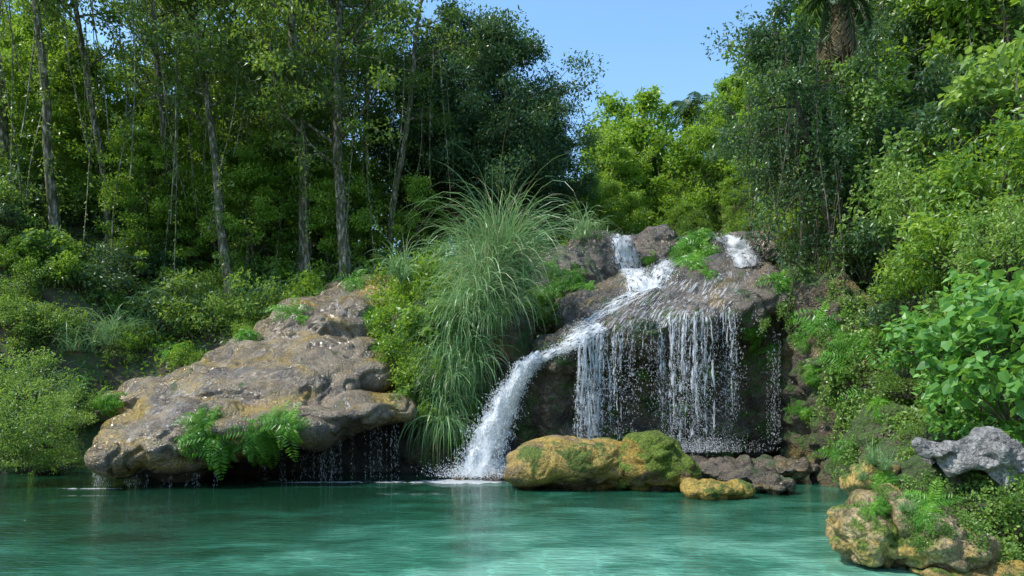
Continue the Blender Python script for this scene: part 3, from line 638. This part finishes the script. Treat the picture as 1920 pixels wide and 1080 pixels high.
for (px,py,d,sc) in [(1870,600,9.8,.8),(1790,640,10.6,.7),(1900,700,9.2,.7),(1850,740,9.8,.55),(1770,720,10.4,.5),(1910,790,9.3,.5),(1850,540,11,.8),(1720,610,11.6,.55),(1930,560,9.5,.8),(1840,790,9.9,.4),(1790,780,10.2,.4),(1700,660,12,.5)]:
    q=sv(px,py,d); put_broad(R.randint(2),q[0],q[1],q[2]-.7*sc,sc)
for (px,py,d,sc) in [(1540,440,21.5,.9),(1510,400,24,.9),(1580,380,22,1.0),(1580,470,20,.7),(1630,560,18.7,.7),(1660,620,17.5,.7),(1700,700,16,.6),(1690,560,16.5,.8),(1740,500,15,.9),(1770,700,12.5,.5),(1730,800,13,.4),
                     (1800,420,14,1.0),(1860,300,14,1.1),(1750,350,16,1.1),(1690,420,17.5,1.0),(1630,460,19,1.0),(1900,430,12,.9),(1840,200,16,1.2),(1900,150,15,1.2)]:
    q=sv(px,py,d); put_shrub([1,3,0,4,5][R.randint(5)],q[0],q[1],q[2]-.8*sc,sc)

def vine_mesh(w,ln,ns,L):
    m=MB()
    for k in range(ns):
        p=np.array([R.uniform(-w/2,w/2),R.uniform(-.15,.15),R.uniform(-.1,.15)]); l=ln*(.35+.75*R.rand())
        vp=branch(p,(R.normal()*.15,-.25,-.8),l,8,.12,.12); tube(m,vp,.006,3,mat=1)
        nn=int(l*42); idx=R.rand(nn)*7.99; i0=idx.astype(int); q=vp[i0]+(vp[i0+1]-vp[i0])*(idx-i0)[:,None]
        leaves(m,q+R.normal(size=(nn,3))*.06,rdir(nn,-.8)+np.array([0,-.4,0]),rdir(nn,.3)+np.array([0,-.5,0]),L*(.6+.7*R.rand(nn)),L*.32,0,rnd=np.clip(.4*R.rand()+.6*R.rand(nn),0,1))
    return m.mesh("hanging_vine",[M_LEAF_V,M_BARKD])
VI=[vine_mesh(.9,1.6,16,.11),vine_mesh(.7,1.1,14,.09),vine_mesh(1.1,2.2,16,.13)]
def put_vine(px,py,sc=1.0,i=None,d=None):
    if d is None:
        h=surf(px,py)
        if h is None: return
        q=h[0]+np.array([0,-.12,0])
    else: q=sv(px,py,d)
    o=obj("hanging_vine",VI[R.randint(3) if i is None else i],q,R.uniform(-.6,.6),sc); tag(o,"leafy vine hanging down the damp cliff","vine","hanging vines")
for (px,py,sc) in [(1500,505,.7),(1530,515,.9),(1560,530,.9),(1590,560,1),(1620,600,1),(1650,640,1),(1610,660,.9),(1570,640,.8),(1540,620,.6),(1590,750,.7),(1555,720,.6),(1630,740,.8),(1660,720,.9),(1690,780,.8),(1640,820,.6),(1600,830,.5),(1700,840,.5),(1470,570,.5),(1430,600,.35),(1680,680,1),(1720,700,1),(1740,760,.8),(1500,680,.4),(1480,760,.35)]:
    put_vine(px,py,sc)
for (px,py,d,sc) in [(1520,120,20.3,1.3),(1560,180,19.6,1.3),(1600,120,19.4,1.3),(1500,260,22,1.2),(1560,320,20.0,1.1),(1610,240,19.4,1.2),(1620,330,19.4,1.2),(1600,420,19.2,.9),(1650,300,18.5,1.2),(1700,250,17,1.2),(1720,420,15.5,1.2),(1780,330,14.5,1.2),(1670,480,17,1.0),(1760,560,13,1.0),(1850,420,12.5,1.1),(1450,300,26,1.3),(1400,260,28,1.4)]:
    put_vine(px,py,sc,d=d)

def fern_mesh(nf,ln,hang=.5):
    m=MB()
    for k in range(nf):
        az=k*2.4+R.rand()*.6; el=.1+.9*R.rand(); L=ln*(.5+.7*R.rand())
        n=11; d=np.array([math.cos(az),math.sin(az),el*1.3]); p=np.zeros(3); pts=[p]
        for s in range(n): d=nrm(d+np.array([0,0,-hang*.28])); p=p+d*L/n; pts.append(p)
        pts=np.array(pts); tube(m,pts,np.linspace(.007,.002,n+1),3)
        T=nrm(np.gradient(pts,axis=0)); S=nrm(np.cross(T,[0,0,1.0])); Nn=np.cross(S,T)
        w=np.sin(np.linspace(.25,1,n+1)*np.pi*.92)*L*.22; fr=R.rand()
        for sg in (1,-1):
            leaves(m,pts[1:],sg*S[1:]+.5*T[1:]+R.normal(size=(n,3))*.08,Nn[1:]+R.normal(size=(n,3))*.2,w[1:]+.02,.34*L/n,0,rnd=np.clip(.6*fr+.4*R.rand(n),0,1))
    return m.mesh("fern",[M_FERN])
FE=[fern_mesh(14,.85,.6),fern_mesh(15,.75,1.0),fern_mesh(12,1.05,.7)]
def put_fern(px,py,sc=1.0,spread=0,n=1,i=None):
    for _ in range(n):
        h=surf(px+R.uniform(-spread,spread),py+R.uniform(-spread,spread)*.7)
        if h is None: continue
        q=h[0]+nrm(h[1])*.02
        o=obj("fern",FE[R.randint(3) if i is None else i],q,R.rand()*6.28,sc*R.uniform(.6,1.2))
        nn=Vector(nrm(h[1])+np.array([0,-.3,.5])+R.normal(size=3)*.25).normalized(); o.rotation_euler=nn.to_track_quat('Z','Y').to_euler()
        tag(o,"bright green fern growing from damp rock","fern","ferns on the rocks")
for a in [(375,790,.75,28,6),(395,835,.75,28,6),(355,815,.65,15,3),(430,840,.6,18,3),(525,785,.75,25,6),(495,825,.7,25,5),(545,790,.6,14,3),
          (320,640,.9,30,6),(435,610,.9,32,7),(480,620,.8,24,4),(560,590,.8,20,3),(660,525,.9,28,5),(190,745,.9,30,5),(150,730,.8,25,4),(80,800,.9,40,5),(40,870,.7,30,4),(110,870,.7,30,4),
          (1220,487,.6,8,3),(1300,445,.9,26,10),(1290,480,.9,24,9),(1320,470,.8,22,8),(1310,500,.7,20,4),(1060,510,.8,25,5),(1090,530,.7,18,4),(1040,550,.8,28,6),(1000,560,.8,22,4),
          (1420,615,.7,20,4),(1440,650,.6,18,3),(1460,520,.7,15,3),(1500,640,.6,20,3),(1560,600,.8,30,5),(1580,690,.7,30,5),(1600,640,.7,25,4),(1520,700,.6,20,4),(1500,780,.5,20,4),(1620,760,.6,30,4),(1580,850,.5,25,5),(1210,700,.4,10,3),(700,600,.9,25,4),(730,640,.9,25,4),(1660,900,.35,15,4),(1740,960,.35,25,5),(1640,950,.3,20,4),(1340,700,.4,15,3),(1270,760,.35,15,2)]:
    put_fern(a[0],a[1],a[2],a[3],a[4])
for (px,py,d,sc) in [(30,760,17.6,.8),(90,800,17.2,.6),(40,850,16.9,.55),(0,820,17,.7),(60,700,19,.9),(130,770,17.9,.6),(120,850,17.1,.45)]:
    q=sv(px,py,d); put_shrub([3,1][R.randint(2)],q[0],q[1],max(-.1,q[2]-.7*sc),sc)

def grass_mesh(n,L,spread,w=.012,hang=.5,name="reed_grass",bias=(0,0,0),up=1.0,lean_=.5):
    m=MB(); S=10; sp=np.array(spread) if not np.isscalar(spread) else np.array([spread,spread,0])
    cen=R.normal(size=(9,3))*sp; cl=R.normal(size=(9,3))*np.array([.16,.12,.1])
    for k in range(n):
        ci=R.randint(9); p=cen[ci]+R.normal(size=3)*sp*.28
        az=R.rand()*6.28; lean=.06+lean_*R.rand()**1.3; l=L*(.3+.75*R.rand())*(.75+.06*ci)
        d=nrm(np.array([math.cos(az)*lean,math.sin(az)*lean,up*(.6+.5*R.rand())])+np.array(bias)+cl[ci]+R.normal(size=3)*.06); pts=[p]
        hg=hang*(.4+1.1*R.rand()); dv=R.normal(size=3)*.03
        for s in range(S): d=nrm(d+dv+np.array([math.cos(az)*.04,math.sin(az)*.04,-hg*(.04+.46*(s/S)**1.3)])); p=p+d*l/S; pts.append(p)
        pts=np.array(pts); T=nrm(np.gradient(pts,axis=0)); sd=nrm(np.cross(T,rdir(1)[0]+np.array([0,0,.01])))
        ww=w*np.array([.8,1,1.1,1.1,1,.95,.85,.7,.5,.3,.04])[:,None]*(.6+.7*R.rand())
        v=np.stack([pts-sd*ww,pts+sd*ww],1).reshape(-1,3)
        f=np.array([[2*i,2*i+1,2*i+3,2*i+2] for i in range(S)])
        m.add(v,f,rnd=np.clip(.07*ci+.5*R.rand(),0,1),mat=1 if R.rand()<.06 else 0)
    return m.mesh(name,[M_REED,M_DRY])
def reed(px,py,d,n,L,sp,hang=.55,w=.014,label="tall arching reed grass clump growing over a rock ledge",**kw):
    q=sv(px,py,d); o=obj("reed_grass",grass_mesh(n,L,sp,w,hang,**kw),q); tag(o,label,"grass","reed clumps"); return o
HANG="drooping reed grass hanging down the rock"
reed(930,540,20.8,1100,3.9,(.28,.4,.2),1.25,.011,"tall arching reed grass clump standing over the ledge",lean_=.22)
reed(895,580,20.3,800,3.0,(.35,.4,.3),1.45,.010,lean_=.25)
reed(965,560,20.9,500,2.6,(.22,.3,.3),1.5,.010,lean_=.28)
reed(925,600,20.1,700,2.1,(.30,.3,.4),1.9,.010,HANG,bias=(-.05,-.2,0),up=.8)
reed(865,630,19.9,700,2.1,(.32,.3,.4),2.0,.010,HANG,bias=(-.1,-.25,0),up=.7)
reed(880,670,19.7,600,1.8,(.25,.25,.4),2.3,.010,HANG,bias=(-.1,-.2,0),up=.5)
reed(840,720,19.6,500,1.8,(.20,.25,.4),2.3,.010,HANG,bias=(0,-.25,0),up=.5)
reed(842,760,19.3,400,1.7,(.12,.2,.3),2.8,.010,HANG,bias=(0,-.2,0),up=.3)
reed(832,790,19.0,220,1.6,(.08,.15,.2),3.2,.010,HANG,bias=(0,-.15,0),up=.2)
reed(750,520,21.8,160,1.5,(.2,.25,.1),1.2,.012)
for (px,py,d,sc) in [(800,540,22,.9),(750,600,21.2,.8),(800,600,20.2,.85),(760,650,19.9,.75),(785,690,19.5,.7),(750,520,24,.9),(1020,590,22,.6),(775,740,19.2,.55),(740,560,22.5,.8),(840,590,20.0,.6),(880,760,19.6,.4),(820,500,23,1.0),(800,770,19.0,.4)]:
    q=sv(px,py,d); put_shrub([0,4,0][R.randint(3)],q[0],q[1],q[2]-.8*sc,sc)
for (px,py,sc) in [(760,700,.6),(740,740,.5),(800,780,.6),(880,780,.5),(860,820,.5)]: put_vine(px,py,sc)
GS=[grass_mesh(160,.8,.14,.007,.7,name="grass_tuft"),grass_mesh(200,1.3,.25,.009,1.0,name="grass_tuft")]
def tuft(px,py,sc,i=0):
    h=surf(px,py)
    if h is None: return
    o=obj("grass_tuft",GS[i],h[0],R.rand()*6.28,sc); tag(o,"tuft of long green grass on the bank","grass","grass tufts")
for a in [(1640,870,.5),(1660,880,.4),(1620,900,.3),(1700,960,.3),(60,740,1.2,1),(100,760,1.1,1),(30,800,1.1,1),(110,800,1.0,1),(60,830,1.0,1),(240,640,1.2,1),(290,630,1.2,1),(350,610,1.2,1),(200,650,1.2,1),(400,590,1.1,1),(450,580,1.1,1),(500,570,1.1,1),(150,660,1.2,1),(1560,470,1.2,1),(1200,430,1.3,1),(1100,450,1.2,1)]: tuft(*a)
SP=shrub_mesh(.3,.12,12,36,.04,M_LEAF_V,0,.35,cl=.36); SP.name="creeping_plant"
for (px,py,sc) in [(1620,965,.35),(1600,985,.3),(1640,985,.3),(1700,975,.45),(1740,990,.5),(1770,1000,.45),(1720,1020,.45),(1650,930,.45),(1740,920,.9),(1780,940,1.0),(1830,930,1.1),(1700,920,.7),(1880,960,1.2),(1860,1000,1.2),(1900,1030,1.2),(1900,930,1.0),(1880,1050,.9),(1840,970,1),(1800,980,.7),(1820,1010,.8)]:
    h=surf(px,py)
    if h is None: continue
    o=obj("creeping_plant",SP,h[0],R.rand()*6.28,sc*1.1); nn=Vector(nrm(h[1])+np.array([0,0,.3])).normalized(); o.rotation_euler=nn.to_track_quat('Z','Y').to_euler()
    tag(o,"small leafy creeping plant on ochre rock","plant","creeping plants")

def palm(px,d,ztop,nf,L,label,dead=10,dl=.75):
    x=px2x(px,d); zg=float(H(x,d)); h=ztop-zg
    e=bpy.data.objects.new("palm_tree",None); link(e); e.location=(x,d,zg); tag(e,label,"palm tree","palms")
    T=MB(); tp=np.array([[-.5*t*t,0,-.5+(h+.5)*t] for t in np.linspace(0,1,30)]); rr=.13*(1+.06*np.sin(np.arange(30)*3.0)); rr[0]*=1.5
    tube(T,tp,rr,10); obj("trunk",T.mesh("trunk",[M_BARK],True),parent=e)
    C=MB(); c0=tp[-1]
    def frond(az,el,l,hang,mat,lw=.03,ll=.6):
        n=26; d_=np.array([math.cos(az),math.sin(az),el]); p=c0.copy(); pts=[p]
        for s in range(n): d_=nrm(d_+np.array([0,0,-hang*(.05+.12*s/n)])); p=p+d_*l/n; pts.append(p)
        pts=np.array(pts); tube(C,pts,np.linspace(.03,.006,n+1),4,mat=mat)
        T_=nrm(np.gradient(pts,axis=0)); S_=nrm(np.cross(T_,[0.01,0,1.0])); N_=np.cross(S_,T_)
        for rep in range(2):
            for sg in (1,-1):
                leaves(C,pts[3:]-T_[3:]*rep*l/n/2,sg*S_[3:]+.6*T_[3:]+np.array([0,0,-.55])+R.normal(size=(n-2,3))*.08,N_[3:]+R.normal(size=(n-2,3))*.2,ll*np.sin(np.linspace(.3,.95,n-2)*np.pi),lw,mat)
    for k in range(nf): frond(k*2.4,1.3-1.5*k/nf,L*(.85+.3*R.rand()),1.0,0)
    for k in range(dead): frond(k*2.4+.5,-1.0-R.rand(),L*dl*(.6+.6*R.rand()),2.4,1 if k%2 else 0)
    obj("crown",C.mesh("crown",[M_LEAF_D,M_DRY]),parent=e)
palm(1600,20.6,14.6,10,2.0,"palm tree with hanging fronds rising from the steep bank",24,1.4)
palm(1305,44,21.3,12,2.4,"distant palm tree above the forest edge",4)

mb=MB(); n=80000
y=R.uniform(20,42,n); px=R.uniform(-150,2100,n); x=px2x(px,y); z=H(x,y); ok=(z>1.0)
n2=20000; y2=R.uniform(11,24,n2); x2=px2x(R.uniform(1450,2100,n2),y2); z2=H(x2,y2); ok2=z2>.5
P=np.concatenate([np.stack([x,y,z],1)[ok],np.stack([x2,y2,z2],1)[ok2]])
P[:,2]+=R.rand(len(P))*.35
LL=.10+.12*R.rand(len(P))
leaves(mb,P,rdir(len(P),.5),rdir(len(P),.9),LL,LL*.26,rnd=np.clip(.5+.25*np.sin(P[:,0]*1.7)*np.sin(P[:,1]*1.3)+.3*R.normal(size=len(P)),0,1))
o=obj("ground_cover",mb.mesh("ground_cover",[M_LEAF_B])); tag(o,"dense low leafy ground cover on the forest floor","ground cover",kind="stuff")
mb=MB()
for k in range(150):
    y=R.uniform(46,75); x=px2x(R.uniform(-100,2050),y); z=float(H(x,y)); r=R.uniform(1.8,3.2); h=R.uniform(5,8)
    if 1080<x/y*F+960<1260: h*=1.35
    if x/y*F+960<420: h*=.6
    cr=R.rand()
    for q in range(9):
        c=np.array([x,y,z+h*(.35+.6*R.rand())])+rdir(1)[0]*np.array([r,r,.5])*.7
        clump(mb,c,r*.5,90,.40,0,.7,cr=cr)
o=obj("background_forest",mb.mesh("background_forest",[M_LEAF_A])); tag(o,"far wooded hillside merging into one green mass","forest",kind="stuff")

# ------------------------------------------------------------------ light, sky, camera
sd=Vector((-0.56,-0.18,0.80)).normalized()
sun=bpy.data.lights.new("sun",'SUN'); sun.energy=5.0; sun.angle=math.radians(.5); sun.color=(1,.96,.88)
so=bpy.data.objects.new("sun",sun); link(so); so.rotation_euler=sd.to_track_quat('Z','Y').to_euler(); so.location=(0,0,40)
w=bpy.data.worlds.new("World"); scene.world=w; w.use_nodes=True; nt=w.node_tree; nt.nodes.clear()
sky=nt.nodes.new("ShaderNodeTexSky"); sky.sky_type='NISHITA'; sky.sun_disc=False
sky.sun_elevation=math.asin(sd.z); sky.sun_rotation=math.atan2(sd.x,sd.y)
sky.air_density=1.5; sky.dust_density=0.8; sky.ozone_density=3.5
hs=nt.nodes.new("ShaderNodeHueSaturation"); hs.inputs["Value"].default_value=1.85; hs.inputs["Saturation"].default_value=1.15
bg=nt.nodes.new("ShaderNodeBackground"); bg.inputs[1].default_value=0.15
ow=nt.nodes.new("ShaderNodeOutputWorld"); nt.links.new(sky.outputs[0],hs.inputs["Color"]); nt.links.new(hs.outputs[0],bg.inputs[0]); nt.links.new(bg.outputs[0],ow.inputs[0])
cam=bpy.data.cameras.new("camera"); cam.lens=24; cam.sensor_width=36; cam.shift_y=220/1920; cam.clip_end=3000
co=bpy.data.objects.new("camera",cam); link(co); co.location=(0,0,CAMZ); co.rotation_euler=(math.pi/2,0,0); scene.camera=co
scene.view_settings.view_transform='Standard'; scene.view_settings.look='None'; scene.view_settings.exposure=0
